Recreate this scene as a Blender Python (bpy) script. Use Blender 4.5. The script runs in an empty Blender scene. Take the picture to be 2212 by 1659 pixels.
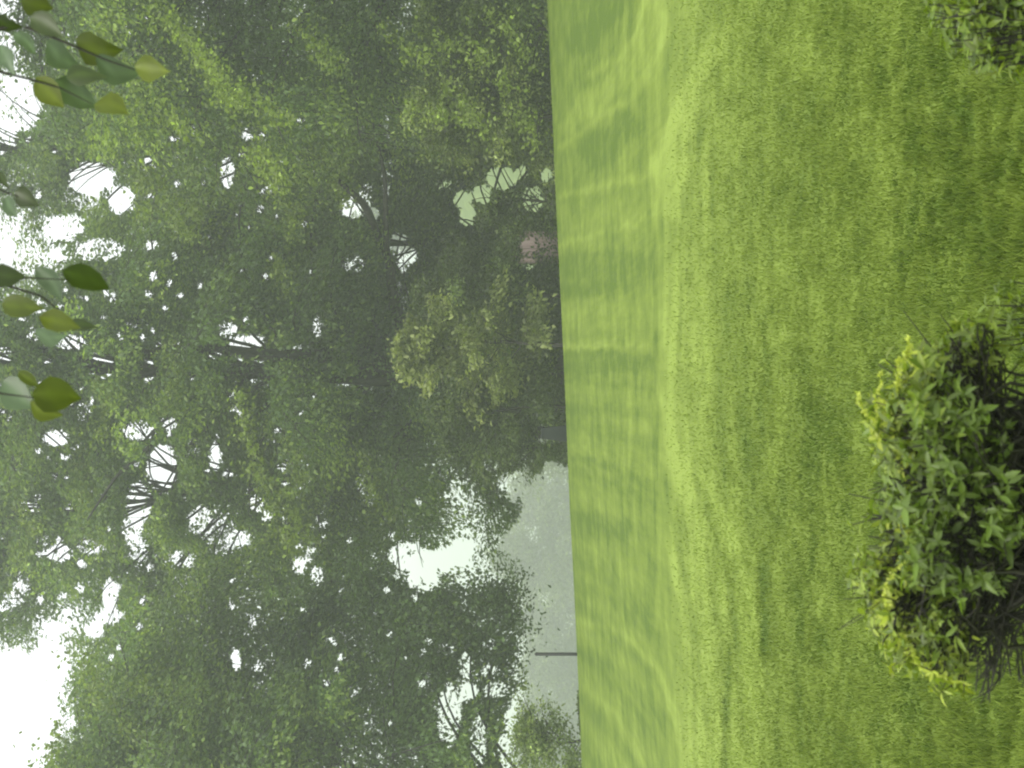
import bpy, math, random
import numpy as np
from mathutils import Vector, Matrix

# ------------------------------------------------------------------ camera, sky, sun, exposure
scene = bpy.context.scene
COL = scene.collection
EYE = 2.5                      # eye height above the near lawn
TANV, TANH = 0.268, 0.201      # half extents of the (upright) view: vertical, horizontal

cam_data = bpy.data.cameras.new('camera')
cam = bpy.data.objects.new('camera', cam_data)
COL.objects.link(cam)
# the phone lay on its side: the sky is at the left edge of the picture
R3 = Matrix(((0, 1, 0), (0, 0, -1), (-1, 0, 0)))      # columns = camera axes in the world
cam.matrix_world = Matrix.Translation((0, 0, EYE)) @ R3.to_4x4()
cam_data.sensor_fit = 'HORIZONTAL'
cam_data.sensor_width = 36
cam_data.lens = 18 / TANV
cam_data.clip_start, cam_data.clip_end = 0.1, 3000
cam_data.dof.use_dof = True
cam_data.dof.focus_distance = 16
cam_data.dof.aperture_fstop = 9
scene.camera = cam

SUN_EL, SUN_ROT = math.radians(58), math.radians(215)
world = bpy.data.worlds.new('World')
scene.world = world
world.use_nodes = True
nt = world.node_tree
nt.nodes.clear()
sky = nt.nodes.new('ShaderNodeTexSky')
sky.sky_type = 'NISHITA'
sky.sun_disc = False
sky.sun_elevation, sky.sun_rotation = SUN_EL, SUN_ROT
sky.dust_density = 4.0
bg1 = nt.nodes.new('ShaderNodeBackground'); bg1.inputs['Strength'].default_value = 0.10
nt.links.new(sky.outputs[0], bg1.inputs['Color'])
bg2 = nt.nodes.new('ShaderNodeBackground')            # the closed white cloud deck
bg2.inputs['Color'].default_value = (0.97, 0.985, 1.0, 1); bg2.inputs['Strength'].default_value = 1.25
mx = nt.nodes.new('ShaderNodeMixShader'); mx.inputs[0].default_value = 0.85
nt.links.new(bg1.outputs[0], mx.inputs[1]); nt.links.new(bg2.outputs[0], mx.inputs[2])
wo = nt.nodes.new('ShaderNodeOutputWorld')
nt.links.new(mx.outputs[0], wo.inputs['Surface'])

sun_d = bpy.data.lights.new('sun', 'SUN')
sun_d.energy = 1.3
sun_d.angle = math.radians(20)
sun_d.color = (1.0, 0.96, 0.88)
sun = bpy.data.objects.new('sun', sun_d)
COL.objects.link(sun)
sdir = Vector((math.sin(SUN_ROT) * math.cos(SUN_EL), math.cos(SUN_ROT) * math.cos(SUN_EL), math.sin(SUN_EL)))
sun.rotation_euler = sdir.to_track_quat('Z', 'Y').to_euler()

vs = scene.view_settings
vs.view_transform = 'Standard'; vs.look = 'None'; vs.gamma = 1.0; vs.use_curve_mapping = False
vs.exposure = 0.55
scene.render.engine = 'CYCLES'
scene.cycles.use_denoising = True
scene.cycles.max_bounces = 6
scene.cycles.diffuse_bounces = 3
scene.cycles.transmission_bounces = 4
scene.cycles.volume_bounces = 1
scene.cycles.filter_width = 2.0
scene.cycles.volume_step_rate = 5

# ------------------------------------------------------------------ helpers
rng = np.random.default_rng(7)


def at(X, Y, D):
    """point seen at photo position X, Y (2212 x 1659 units) at distance D"""
    return np.array([-(Y - 829.5) / 829.5 * TANH * D, D, EYE - (X - 1106) / 1106 * TANV * D])


def seen(p):
    """photo position (2212 x 1659 units) of world points"""
    d = np.maximum(p[:, 1], 0.1)
    return 1106 + (EYE - p[:, 2]) / d / TANV * 1106, 829.5 - p[:, 0] / d / TANH * 829.5


def tag(o, label=None, cat=None, group=None, kind=None):
    if label: o['label'] = label
    if cat: o['category'] = cat
    if group: o['group'] = group
    if kind: o['kind'] = kind
    return o


def empty(name, loc, label, cat, group=None):
    o = bpy.data.objects.new(name, None)
    COL.objects.link(o)
    o.location = loc
    o.empty_display_size = 0.3
    return tag(o, label, cat, group)


def mesh_obj(name, V, F, mat, parent=None, tint=None, smooth=False):
    """V (n,3) world points, F (m,k) faces all with k corners"""
    V = np.asarray(V, dtype=np.float32); F = np.asarray(F, dtype=np.int32)
    if parent is not None:
        V = V - np.array(parent.matrix_basis.translation, dtype=np.float32)
    me = bpy.data.meshes.new(name)
    k = F.shape[1]
    me.vertices.add(len(V)); me.vertices.foreach_set('co', V.ravel())
    me.loops.add(F.size); me.loops.foreach_set('vertex_index', F.ravel())
    me.polygons.add(len(F)); me.polygons.foreach_set('loop_start', np.arange(0, F.size, k, dtype=np.int32))
    if smooth:
        me.polygons.foreach_set('use_smooth', np.ones(len(F), dtype=bool))
    me.update(calc_edges=True)
    if tint is not None:
        a = me.color_attributes.new('tint', 'FLOAT_COLOR', 'POINT')
        t = np.ones((len(V), 4), dtype=np.float32); t[:, :3] = tint
        a.data.foreach_set('color', t.ravel())
    me.materials.append(mat)
    o = bpy.data.objects.new(name, me)
    COL.objects.link(o)
    if parent is not None: o.parent = parent
    return o


class Tubes:
    def __init__(self): self.V = []; self.F = []; self.n = 0

    def add(self, pts, rad, sides=6):
        pts = np.asarray(pts, float); rad = np.asarray(rad, float)
        m = len(pts)
        t = np.gradient(pts, axis=0); t /= np.linalg.norm(t, axis=1)[:, None] + 1e-9
        ref = np.array([0.0, 0, 1]) if abs(t[0, 2]) < 0.8 else np.array([0.0, 1, 0])
        a = np.cross(t, ref); a /= np.linalg.norm(a, axis=1)[:, None] + 1e-9
        b = np.cross(t, a)
        th = np.arange(sides) / sides * 2 * np.pi
        ring = pts[:, None, :] + rad[:, None, None] * (np.cos(th)[None, :, None] * a[:, None, :] + np.sin(th)[None, :, None] * b[:, None, :])
        self.V.append(ring.reshape(-1, 3))
        i = np.arange(m - 1)[:, None] * sides; j = np.arange(sides)[None, :]; j2 = (j + 1) % sides
        f = np.stack([i + j, i + j2, i + sides + j2, i + sides + j], -1).reshape(-1, 4) + self.n
        self.F.append(f); self.n += m * sides
        self.V.append(pts[-1][None] + t[-1] * rad[-1]); tip = self.n; self.n += 1
        jj = np.arange(sides); e = tip - sides
        self.F.append(np.stack([e + jj, e + (jj + 1) % sides, np.full(sides, tip), np.full(sides, tip)], -1))

    def build(self, name, mat, parent=None):
        F = np.concatenate(self.F)
        return mesh_tri(name, np.concatenate(self.V), F, mat, parent)


def mesh_tri(name, V, F, mat, parent=None):
    """quads, some of them collapsed to triangles (last two equal)"""
    me = bpy.data.meshes.new(name)
    if parent is not None: V = V - np.array(parent.matrix_basis.translation)
    tri = F[:, 2] == F[:, 3]
    cnt = np.where(tri, 3, 4); start = np.concatenate([[0], np.cumsum(cnt)[:-1]]).astype(np.int32)
    keep = np.ones(F.shape, bool); keep[tri, 3] = False
    loops = F[keep].astype(np.int32)
    me.vertices.add(len(V)); me.vertices.foreach_set('co', V.astype(np.float32).ravel())
    me.loops.add(len(loops)); me.loops.foreach_set('vertex_index', loops)
    me.polygons.add(len(F)); me.polygons.foreach_set('loop_start', start)
    me.polygons.foreach_set('use_smooth', np.ones(len(F), dtype=bool))
    me.update(calc_edges=True)
    me.materials.append(mat)
    o = bpy.data.objects.new(name, me); COL.objects.link(o)
    if parent is not None: o.parent = parent
    return o


def unit(v): return v / (np.linalg.norm(v, axis=-1, keepdims=True) + 1e-9)


def leaf_quads(P, size, tilt=0.8, aspect=0.62, g=rng, axis=None, down=0.0):
    """rhombic leaves at P; their faces look mostly upwards, tilt sets the spread"""
    n = len(P)
    nrm = unit(g.normal(0, tilt, (n, 3)) + np.array([0, 0, 1.0]))
    a = g.normal(0, 1, (n, 3)) if axis is None else axis + g.normal(0, 0.45, (n, 3))
    a = a + np.array([0, 0, -down])
    a = unit(a - (a * nrm).sum(1)[:, None] * nrm)
    b = np.cross(nrm, a)
    s = (size * g.uniform(0.65, 1.3, n))[:, None]
    w = s * aspect * 0.5
    V = np.stack([P - a * s * .5, P + b * w - a * s * .08 + nrm * s * .06, P + a * s * .5 - nrm * s * .08, P - b * w - a * s * .08 + nrm * s * .06], 1).reshape(-1, 3)
    F = np.arange(4 * n).reshape(-1, 4)
    return V, F


# ------------------------------------------------------------------ materials
def new_mat(name):
    m = bpy.data.materials.new(name); m.use_nodes = True
    t = m.node_tree; t.nodes.clear()
    return m, t


def leaf_mat(name, rough=0.5, trans=0.42, spec=0.35):
    m, t = new_mat(name)
    at_ = t.nodes.new('ShaderNodeAttribute'); at_.attribute_name = 'tint'
    p = t.nodes.new('ShaderNodeBsdfPrincipled')
    p.inputs['Roughness'].default_value = rough
    p.inputs['Specular IOR Level'].default_value = spec
    tr = t.nodes.new('ShaderNodeBsdfTranslucent')
    mul = t.nodes.new('ShaderNodeMix'); mul.data_type = 'RGBA'; mul.blend_type = 'MULTIPLY'
    mul.inputs[0].default_value = 1.0; mul.inputs[7].default_value = (1.25, 1.35, 0.5, 1)
    t.links.new(at_.outputs['Color'], mul.inputs[6])
    t.links.new(at_.outputs['Color'], p.inputs['Base Color'])
    t.links.new(mul.outputs[2], tr.inputs['Color'])
    x = t.nodes.new('ShaderNodeMixShader'); x.inputs[0].default_value = trans
    t.links.new(p.outputs[0], x.inputs[1]); t.links.new(tr.outputs[0], x.inputs[2])
    o = t.nodes.new('ShaderNodeOutputMaterial'); t.links.new(x.outputs[0], o.inputs['Surface'])
    return m


def noise_mat(name, c1, c2, scale=6, rough=0.85, stretch=(1, 1, 1), bump=0.0, detail=4):
    m, t = new_mat(name)
    tc = t.nodes.new('ShaderNodeTexCoord'); mp = t.nodes.new('ShaderNodeMapping'); mp.inputs['Scale'].default_value = stretch
    n = t.nodes.new('ShaderNodeTexNoise'); n.inputs['Scale'].default_value = scale; n.inputs['Detail'].default_value = detail
    r = t.nodes.new('ShaderNodeValToRGB'); r.color_ramp.elements[0].color = (*c1, 1); r.color_ramp.elements[1].color = (*c2, 1)
    r.color_ramp.elements[0].position = 0.35; r.color_ramp.elements[1].position = 0.65
    p = t.nodes.new('ShaderNodeBsdfPrincipled'); p.inputs['Roughness'].default_value = rough
    t.links.new(tc.outputs['Object'], mp.inputs[0]); t.links.new(mp.outputs[0], n.inputs['Vector'])
    t.links.new(n.outputs[0], r.inputs[0]); t.links.new(r.outputs[0], p.inputs['Base Color'])
    if bump:
        b = t.nodes.new('ShaderNodeBump'); b.inputs['Strength'].default_value = bump
        t.links.new(n.outputs[0], b.inputs['Height']); t.links.new(b.outputs[0], p.inputs['Normal'])
    o = t.nodes.new('ShaderNodeOutputMaterial'); t.links.new(p.outputs[0], o.inputs['Surface'])
    return m


def grass_mat(name, blades=False):
    """mown lawn: attribute 'tint' (R = lightness of the grass at that spot) times soft mottling"""
    m, t = new_mat(name)
    N = t.nodes.new; L = t.links.new
    geo = N('ShaderNodeNewGeometry')
    a = N('ShaderNodeAttribute'); a.attribute_name = 'tint'
    sep = N('ShaderNodeSeparateColor'); L(a.outputs['Color'], sep.inputs[0])
    n1 = N('ShaderNodeTexNoise'); n1.inputs['Scale'].default_value = 0.9; n1.inputs['Detail'].default_value = 5
    n1.inputs['Roughness'].default_value = 0.65
    L(geo.outputs['Position'], n1.inputs['Vector'])
    n2 = N('ShaderNodeTexNoise'); n2.inputs['Scale'].default_value = 9; n2.inputs['Detail'].default_value = 4
    L(geo.outputs['Position'], n2.inputs['Vector'])
    ramp = N('ShaderNodeValToRGB'); e = ramp.color_ramp.elements
    e[0].position, e[0].color = 0.0, (0.082, 0.138, 0.011, 1)
    e[1].position, e[1].color = 1.0, (0.25, 0.335, 0.055, 1)
    e2 = ramp.color_ramp.elements.new(0.5); e2.color = (0.160, 0.226, 0.027, 1)
    m1 = N('ShaderNodeMath'); m1.operation = 'MULTIPLY_ADD'; m1.inputs[1].default_value = 1.6; L(n1.outputs[0], m1.inputs[0])
    sub = N('ShaderNodeMath'); sub.operation = 'SUBTRACT'; sub.inputs[1].default_value = 0.8
    L(sep.outputs[0], sub.inputs[0]); L(sub.outputs[0], m1.inputs[2])
    m2 = N('ShaderNodeMath'); m2.operation = 'MULTIPLY_ADD'; m2.inputs[1].default_value = 0.32; L(n2.outputs[0], m2.inputs[0])
    s2 = N('ShaderNodeMath'); s2.operation = 'SUBTRACT'; s2.inputs[1].default_value = 0.16
    L(m1.outputs[0], s2.inputs[0]); L(s2.outputs[0], m2.inputs[2])
    mp = N('ShaderNodeMapping'); mp.inputs['Scale'].default_value = (1.0, 0.06, 1.0); L(geo.outputs['Position'], mp.inputs[0])
    n4 = N('ShaderNodeTexNoise'); n4.inputs['Scale'].default_value = 5.0; n4.inputs['Detail'].default_value = 7; n4.inputs['Roughness'].default_value = 0.75
    L(mp.outputs[0], n4.inputs['Vector'])
    s4 = N('ShaderNodeMath'); s4.operation = 'SUBTRACT'; s4.inputs[1].default_value = 0.5; L(n4.outputs[0], s4.inputs[0])
    m4 = N('ShaderNodeMath'); m4.operation = 'MULTIPLY_ADD'; m4.inputs[1].default_value = 0.85; L(s4.outputs[0], m4.inputs[0]); L(m2.outputs[0], m4.inputs[2])
    last = m4.outputs[0]
    if blades:
        m3 = N('ShaderNodeMath'); m3.operation = 'ADD'; L(last, m3.inputs[0]); L(sep.outputs[1], m3.inputs[1]); last = m3.outputs[0]
    L(last, ramp.inputs[0])
    p = N('ShaderNodeBsdfPrincipled'); p.inputs['Roughness'].default_value = 0.75; p.inputs['Specular IOR Level'].default_value = 0.15
    L(ramp.outputs[0], p.inputs['Base Color'])
    o = N('ShaderNodeOutputMaterial')
    if blades:
        tr = N('ShaderNodeBsdfTranslucent'); L(ramp.outputs[0], tr.inputs['Color'])
        x = N('ShaderNodeMixShader'); x.inputs[0].default_value = 0.3
        L(p.outputs[0], x.inputs[1]); L(tr.outputs[0], x.inputs[2]); L(x.outputs[0], o.inputs['Surface'])
    else:
        n3 = N('ShaderNodeTexNoise'); n3.inputs['Scale'].default_value = 22; n3.inputs['Detail'].default_value = 3
        L(geo.outputs['Position'], n3.inputs['Vector'])
        b = N('ShaderNodeBump'); b.inputs['Strength'].default_value = 0.5; b.inputs['Distance'].default_value = 0.05
        L(n3.outputs[0], b.inputs['Height']); L(b.outputs[0], p.inputs['Normal'])
        L(p.outputs[0], o.inputs['Surface'])
    return m


M_LAWN = grass_mat('lawn')
M_BLADE = grass_mat('grass_blades', True)
M_LEAF = leaf_mat('tree_leaf')
M_NEAR = leaf_mat('near_leaf', rough=0.36, trans=0.34, spec=0.4)
M_BARK = noise_mat('bark', (0.022, 0.02, 0.017), (0.06, 0.055, 0.047), 4, 0.9, (4, 4, 1), 0.6)
M_TWIG = noise_mat('twig', (0.013, 0.013, 0.008), (0.030, 0.028, 0.018), 30, 0.8, (1, 1, 1))
M_IRON = noise_mat('dark_metal', (0.008, 0.009, 0.009), (0.018, 0.018, 0.018), 12, 0.55)
M_BIN = noise_mat('dark_plastic', (0.008, 0.012, 0.012), (0.014, 0.019, 0.018), 8, 0.9)
M_PINK = noise_mat('pink_boards', (0.26, 0.19, 0.18), (0.36, 0.28, 0.26), 3, 0.9, (9, 9, 0.4))
M_ROOF = noise_mat('felt_roof', (0.03, 0.03, 0.03), (0.06, 0.055, 0.05), 20, 0.95)

# ------------------------------------------------------------------ the lie of the land
KY = np.array([-60, 0, 14, 22, 30, 45, 60, 66, 80, 110, 200, 320, 900.])


def ground(x, y):
    x = np.asarray(x, float); y = np.asarray(y, float)
    xc = np.clip(x, -25, 25)
    crest = 0.88 + 0.046 * xc
    lip = 0.25 - 0.06 * np.clip(-xc - 2.0, 0, 6)
    tot = 0
    for s in (-3.6, -1.8, 0, 1.8, 3.6):
        yy = y + s * np.interp(y, [40, 52], [1.0, 0.35])
        z = np.where(yy < 14, 0.0, 0)
        def seg(a, b, za, zb, z):
            f = np.clip((yy - a) / (b - a), 0, 1)
            return np.where(yy >= a, za + (zb - za) * f, z)
        z = seg(14, 30, 0 * xc, lip, z)
        z = seg(30, 60, lip, crest, z)
        z = seg(60, 66, crest, crest - 0.35, z)
        z = seg(66, 110, crest - 0.35, -4 + 0 * xc, z)
        z = seg(110, 220, -4 + 0 * xc, -13 + 0 * xc, z)
        z = seg(220, 900, -13 + 0 * xc, -32 + 0 * xc, z)
        tot = tot + z
    z = tot / 5
    z = z + 42 * np.exp(-((x - 42) / 36) ** 2 - ((y - 330) / 60) ** 2)       # the misty hill beyond
    z = z + 0.05 * np.sin(x * 0.7 + 1) * np.sin(y * 0.31) * np.clip((y - 10) / 20, 0, 1)
    return z


def ground_hit(X, Y):
    d = np.geomspace(4, 62, 700)
    sx = -(Y - 829.5) / 829.5 * TANH; sz = -(X - 1106) / 1106 * TANV
    diff = EYE + sz * d - ground(sx * d, d)
    k = np.argmax(diff < 0) if (diff < 0).any() else int(np.argmin(diff))
    return np.array([sx * d[k], d[k]])


def inside(px, py, poly):
    r = np.zeros(px.shape, bool)
    n = len(poly)
    for i in range(n):
        x0, y0 = poly[i]; x1, y1 = poly[(i + 1) % n]
        c = ((y0 > py) != (y1 > py)) & (px < (x1 - x0) * (py - y0) / (y1 - y0 + 1e-12) + x0)
        r ^= c
    return r


# mowing swathes, lines and lighter or darker patches on the lawn: centre line and half width, lightness
LAWN_MARKS = [
    ([(1425, -60), (1405, 60), (1385, 120), (1345, 165), (1275, 222), (1215, 285)], [20, 24, 26, 26, 26, 16], 0.20),
    ([(1438, 20), (1427, 110), (1372, 205), (1290, 258), (1208, 322)], [6, 7, 7, 6, 5], 0.20),
    ([(1400, -20), (1370, 83), (1337, 127), (1270, 165)], [6, 7, 7, 5], 0.18),
    ([(1340, -40), (1290, 60), (1230, 110)], [30, 34, 20], -0.14),
    ([(1375, 250), (1330, 300), (1260, 345)], [28, 36, 30], -0.14),
    ([(1560, 60), (1500, 180), (1465, 300), (1448, 380), (1440, 470)], [14, 22, 30, 34, 26], 0.26),
    ([(1474, 220), (1437, 300), (1404, 377), (1353, 390), (1270, 410), (1205, 425)], [8, 9, 9, 8, 8, 6], 0.26),
    ([(1210, 470), (1320, 455), (1410, 425)], [26, 24, 20], 0.08),
    ([(1196, 533), (1303, 503), (1410, 467)], [5, 5, 5], 0.24),
    ([(1205, 575), (1410, 565)], [22, 30], -0.14),
    ([(1205, 625), (1410, 618)], [14, 16], -0.06),
    ([(1205, 700), (1410, 700)], [42, 44], 0.07),
    ([(1205, 750), (1410, 748)], [4, 6], 0.22),
    ([(1205, 782), (1410, 785)], [22, 24], -0.17),
    ([(1205, 880), (1330, 885), (1410, 900)], [12, 14, 12], -0.13),
    ([(1230, 985), (1330, 1010), (1425, 1065)], [6, 8, 8], -0.14),
    ([(1215, 1130), (1400, 1150)], [22, 26], -0.10),
    ([(1235, 1260), (1330, 1300), (1420, 1380)], [10, 14, 14], -0.12),
    ([(1245, 1400), (1340, 1450), (1440, 1560)], [10, 12, 14], -0.10),
    ([(1245, 1340), (1340, 1362), (1420, 1440), (1465, 1560), (1480, 1700)], [5, 6, 7, 8, 8], 0.16),
    ([(1255, 1480), (1330, 1540), (1400, 1680)], [6, 7, 8], 0.12),
    ([(1417, 500), (1418, 800), (1417, 1100), (1412, 1330)], [4, 5, 5, 4], -0.11),
    ([(1480, 330), (1476, 560), (1480, 800), (1500, 1000), (1530, 1200), (1550, 1400), (1560, 1720)], [52, 50, 55, 60, 80, 80, 78], 0.07),
    ([(1520, 300), (1530, 520), (1525, 700), (1535, 830)], [6, 10, 9, 6], 0.14),
    ([(1500, 700), (1515, 760), (1512, 840)], [14, 22, 18], 0.12),
    ([(1430, 860), (1460, 960), (1500, 1060), (1530, 1180), (1560, 1300), (1590, 1450), (1600, 1700)], [6, 8, 9, 9, 10, 11, 11], 0.14),
    ([(1500, 1000), (1560, 1110), (1600, 1200), (1635, 1330), (1640, 1500), (1640, 1700)], [7, 8, 8, 8, 9, 9], 0.13),
    ([(1440, 1150), (1470, 1300), (1490, 1450), (1500, 1700)], [6, 7, 8, 8], 0.12),
    ([(1430, 1000), (1450, 1120), (1480, 1250), (1510, 1400), (1525, 1560)], [5, 5, 6, 6, 6], -0.12),
    ([(1530, 1100), (1570, 1240), (1590, 1340), (1600, 1420)], [5, 6, 6, 5], -0.12),
    ([(1430, 300), (1425, 420), (1432, 520)], [5, 6, 5], -0.10),
    ([(1450, 560), (1448, 800), (1455, 1000), (1480, 1080)], [14, 16, 18, 12], 0.16),
    ([(1470, 980), (1500, 1150), (1525, 1350), (1540, 1700)], [12, 16, 20, 24], 0.20),
    ([(1560, 1130), (1600, 1230), (1618, 1400), (1625, 1720)], [10, 12, 14, 14], 0.16),
    ([(1580, 1400), (1575, 1500), (1560, 1700)], [5, 6, 6], -0.22),
    ([(1652, 1200), (1655, 1320), (1650, 1420)], [10, 10, 8], -0.22),
    ([(1570, 560), (1600, 800), (1640, 1000)], [20, 26, 30], -0.05),
    ([(1760, 180), (1730, 250), (1690, 230)], [36, 46, 30], -0.14),
    ([(1800, 870), (1790, 960), (1760, 1050)], [60, 70, 40], -0.10),
    ([(1620, 480), (1640, 560), (1700, 600)], [40, 50, 50], 0.08),
    ([(1880, 420), (1800, 520), (1740, 480)], [40, 50, 40], 0.05),
    ([(1870, 560), (1870, 640), (1850, 700)], [16, 18, 18], 0.10),
    ([(1770, 1330), (1780, 1400)], [12, 12], -0.20),
    ([(2000, 195), (2060, 225), (2095, 262), (2105, 300)], [9, 12, 14, 8], -0.26),  # from here mostly darker patches in the lawn colour, near the right shrub
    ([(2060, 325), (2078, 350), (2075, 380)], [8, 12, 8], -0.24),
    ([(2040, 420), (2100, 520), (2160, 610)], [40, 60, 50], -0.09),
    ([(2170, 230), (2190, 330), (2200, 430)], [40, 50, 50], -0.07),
    ([(1900, 300), (1920, 420), (1930, 560)], [16, 20, 18], 0.08),
    ([(1985, 1500), (2050, 1600), (2100, 1700)], [40, 40, 40], -0.10),
]


def axis_lines(fine0, fine1, step, lo, hi, growth=1.35):
    a = list(np.arange(fine0, fine1 + 1e-6, step))
    s = step
    while a[-1] < hi: s *= growth; a.append(a[-1] + s)
    s = step
    b = [fine0]
    while b[-1] > lo: s *= growth; b.append(b[-1] - s)
    return np.array(b[:0:-1] + a)


gx = axis_lines(-17, 17, 0.09, -700, 700)
gy1 = 6 * np.exp(np.linspace(0, math.log(70 / 6.), 420))
lo = [6.0]; s = 0.2
while lo[-1] > -80: s *= 1.4; lo.append(lo[-1] - s)
hi = [70.0]; s = 0.5
while hi[-1] < 1200: s *= 1.12; hi.append(hi[-1] + s)
gy = np.concatenate([np.array(lo[:0:-1]), gy1, np.array(hi[1:])])
GX, GY = np.meshgrid(gx, gy, indexing='ij')
GZ = ground(GX, GY)
light = np.full(GX.shape, 0.5)
light += 0.06 * np.clip((GY - 11) / 12, 0, 1) * np.clip((31 - GY) / 4, 0, 1)
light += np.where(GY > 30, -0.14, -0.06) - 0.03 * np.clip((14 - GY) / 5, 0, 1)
for i_ in range(22):
    Yc = 590 + i_ * 46
    fan = (Yc - 760) * 0.0012
    q_ = np.linspace(1190, 1418, 7)
    LAWN_MARKS.append(([(x_, Yc + fan * (x_ - 1200) * 0.9 + 0.0011 * fan * (x_ - 1200) ** 2 * 2.0) for x_ in q_], [10 + 2 * math.sin(i_ * 2.1)] * 7, -0.085 if i_ % 2 else 0.05))
LAWN_MARKS = [(a_, b_, min(.34, c_ * (1.9 if max(b_) < 10 else (1.3 if c_ > 0 else 1.75)))) for a_, b_, c_ in LAWN_MARKS]
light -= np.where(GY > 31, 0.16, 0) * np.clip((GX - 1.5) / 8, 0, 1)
for line, hw, dv in LAWN_MARKS:
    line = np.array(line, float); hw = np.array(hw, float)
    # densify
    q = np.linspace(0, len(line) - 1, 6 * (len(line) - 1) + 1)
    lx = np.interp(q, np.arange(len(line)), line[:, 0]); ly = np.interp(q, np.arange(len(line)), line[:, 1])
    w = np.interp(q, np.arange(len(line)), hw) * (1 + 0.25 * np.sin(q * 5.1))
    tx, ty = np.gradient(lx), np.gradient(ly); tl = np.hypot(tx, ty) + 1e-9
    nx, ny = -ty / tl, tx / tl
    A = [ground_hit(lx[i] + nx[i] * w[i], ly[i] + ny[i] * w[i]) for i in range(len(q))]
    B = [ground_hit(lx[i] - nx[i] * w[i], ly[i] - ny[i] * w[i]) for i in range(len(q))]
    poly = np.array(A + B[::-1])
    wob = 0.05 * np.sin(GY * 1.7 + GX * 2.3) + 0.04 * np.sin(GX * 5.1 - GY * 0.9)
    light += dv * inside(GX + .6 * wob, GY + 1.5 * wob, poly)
for _ in range(1):                                  # the lawn marks have soft edges
    light[1:-1, 1:-1] = (light[1:-1, 1:-1] * 2 + light[:-2, 1:-1] + light[2:, 1:-1] + light[1:-1, :-2] + light[1:-1, 2:]) / 6
nx_, ny_ = GX.shape
idx = np.arange(nx_ * ny_).reshape(nx_, ny_)
F = np.stack([idx[:-1, :-1], idx[1:, :-1], idx[1:, 1:], idx[:-1, 1:]], -1).reshape(-1, 4)
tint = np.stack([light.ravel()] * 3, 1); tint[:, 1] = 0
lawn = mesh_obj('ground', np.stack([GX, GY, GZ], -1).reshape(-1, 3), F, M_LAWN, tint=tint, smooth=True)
tag(lawn, kind='structure')


def light_at(x, y):
    i = np.clip(np.searchsorted(gx, x) - 1, 0, nx_ - 1); j = np.clip(np.searchsorted(gy, y) - 1, 0, ny_ - 1)
    return light[i, j]


# grass blades on the nearer lawn
g = np.random.default_rng(11)
NB = 330000
u = g.uniform(0, 1, NB)
by = 7.5 * (29 / 7.5) ** (u ** 0.85)
bx = g.uniform(-1, 1, NB) * (0.235 * by + 0.3)
keepn = g.uniform(0, 1, NB) < np.clip((28.5 - by) / 13, 0, 1)
bx, by = bx[keepn], by[keepn]; n = len(bx)
bz = ground(bx, by)
hgt = g.uniform(0.018, 0.042, n)
clump = 0.5 + 0.5 * np.sin(bx * 9.1 + 2 * np.sin(by * 5.3)) * np.sin(by * 7.7 + bx * 3.1)
hgt *= 0.7 + 0.6 * clump
hgt *= 1 + 1.1 * np.clip((12.5 - by) / 3, 0, 1) * clump * g.uniform(0.4, 1.6, n)
th = g.uniform(0, 2 * np.pi, n)
wd = 0.0022 + by * 0.00022
P = np.stack([bx, by, bz - 0.004], 1)
side = np.stack([np.cos(th), np.sin(th), 0 * th], 1) * wd[:, None]
lean = np.stack([-np.sin(th), np.cos(th), 0 * th], 1) * (hgt * g.uniform(-1.1, 1.1, n))[:, None]
up = np.array([0, 0, 1.0]) * hgt[:, None]
V = np.stack([P - side, P + side, P + lean + up * 0.9 + side * .3, P + lean * 1.05 + up * .92 - side * .3], 1).reshape(-1, 3)
bt = np.zeros((n, 3)); bt[:, 0] = light_at(bx, by); cell = np.random.default_rng(5).normal(0, 1, 99991)
def tuft(sx, sy): return cell[((np.floor(bx / sx + .4 * np.sin(by * 9)).astype(int) * 7919 + np.floor(by / sy + .4 * np.sin(bx * 11)).astype(int) * 104729) % 99991)]
bt[:, 1] = -0.02 + np.interp(by, [13, 24], [0, .2]) + g.normal(0, 1, n) * np.interp(by, [9, 14, 20], [.13, .10, .05]) + tuft(.06, .16) * np.interp(by, [9, 20], [.13, .05]) + tuft(.22, .5) * .075 + tuft(.7, 1.3) * .045
grass = mesh_obj('grass', V, np.arange(4 * n).reshape(-1, 4), M_BLADE, tint=np.repeat(bt, 4, axis=0))
tag(grass, 'short green grass of the mown lawn', 'grass', kind='stuff')

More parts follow.
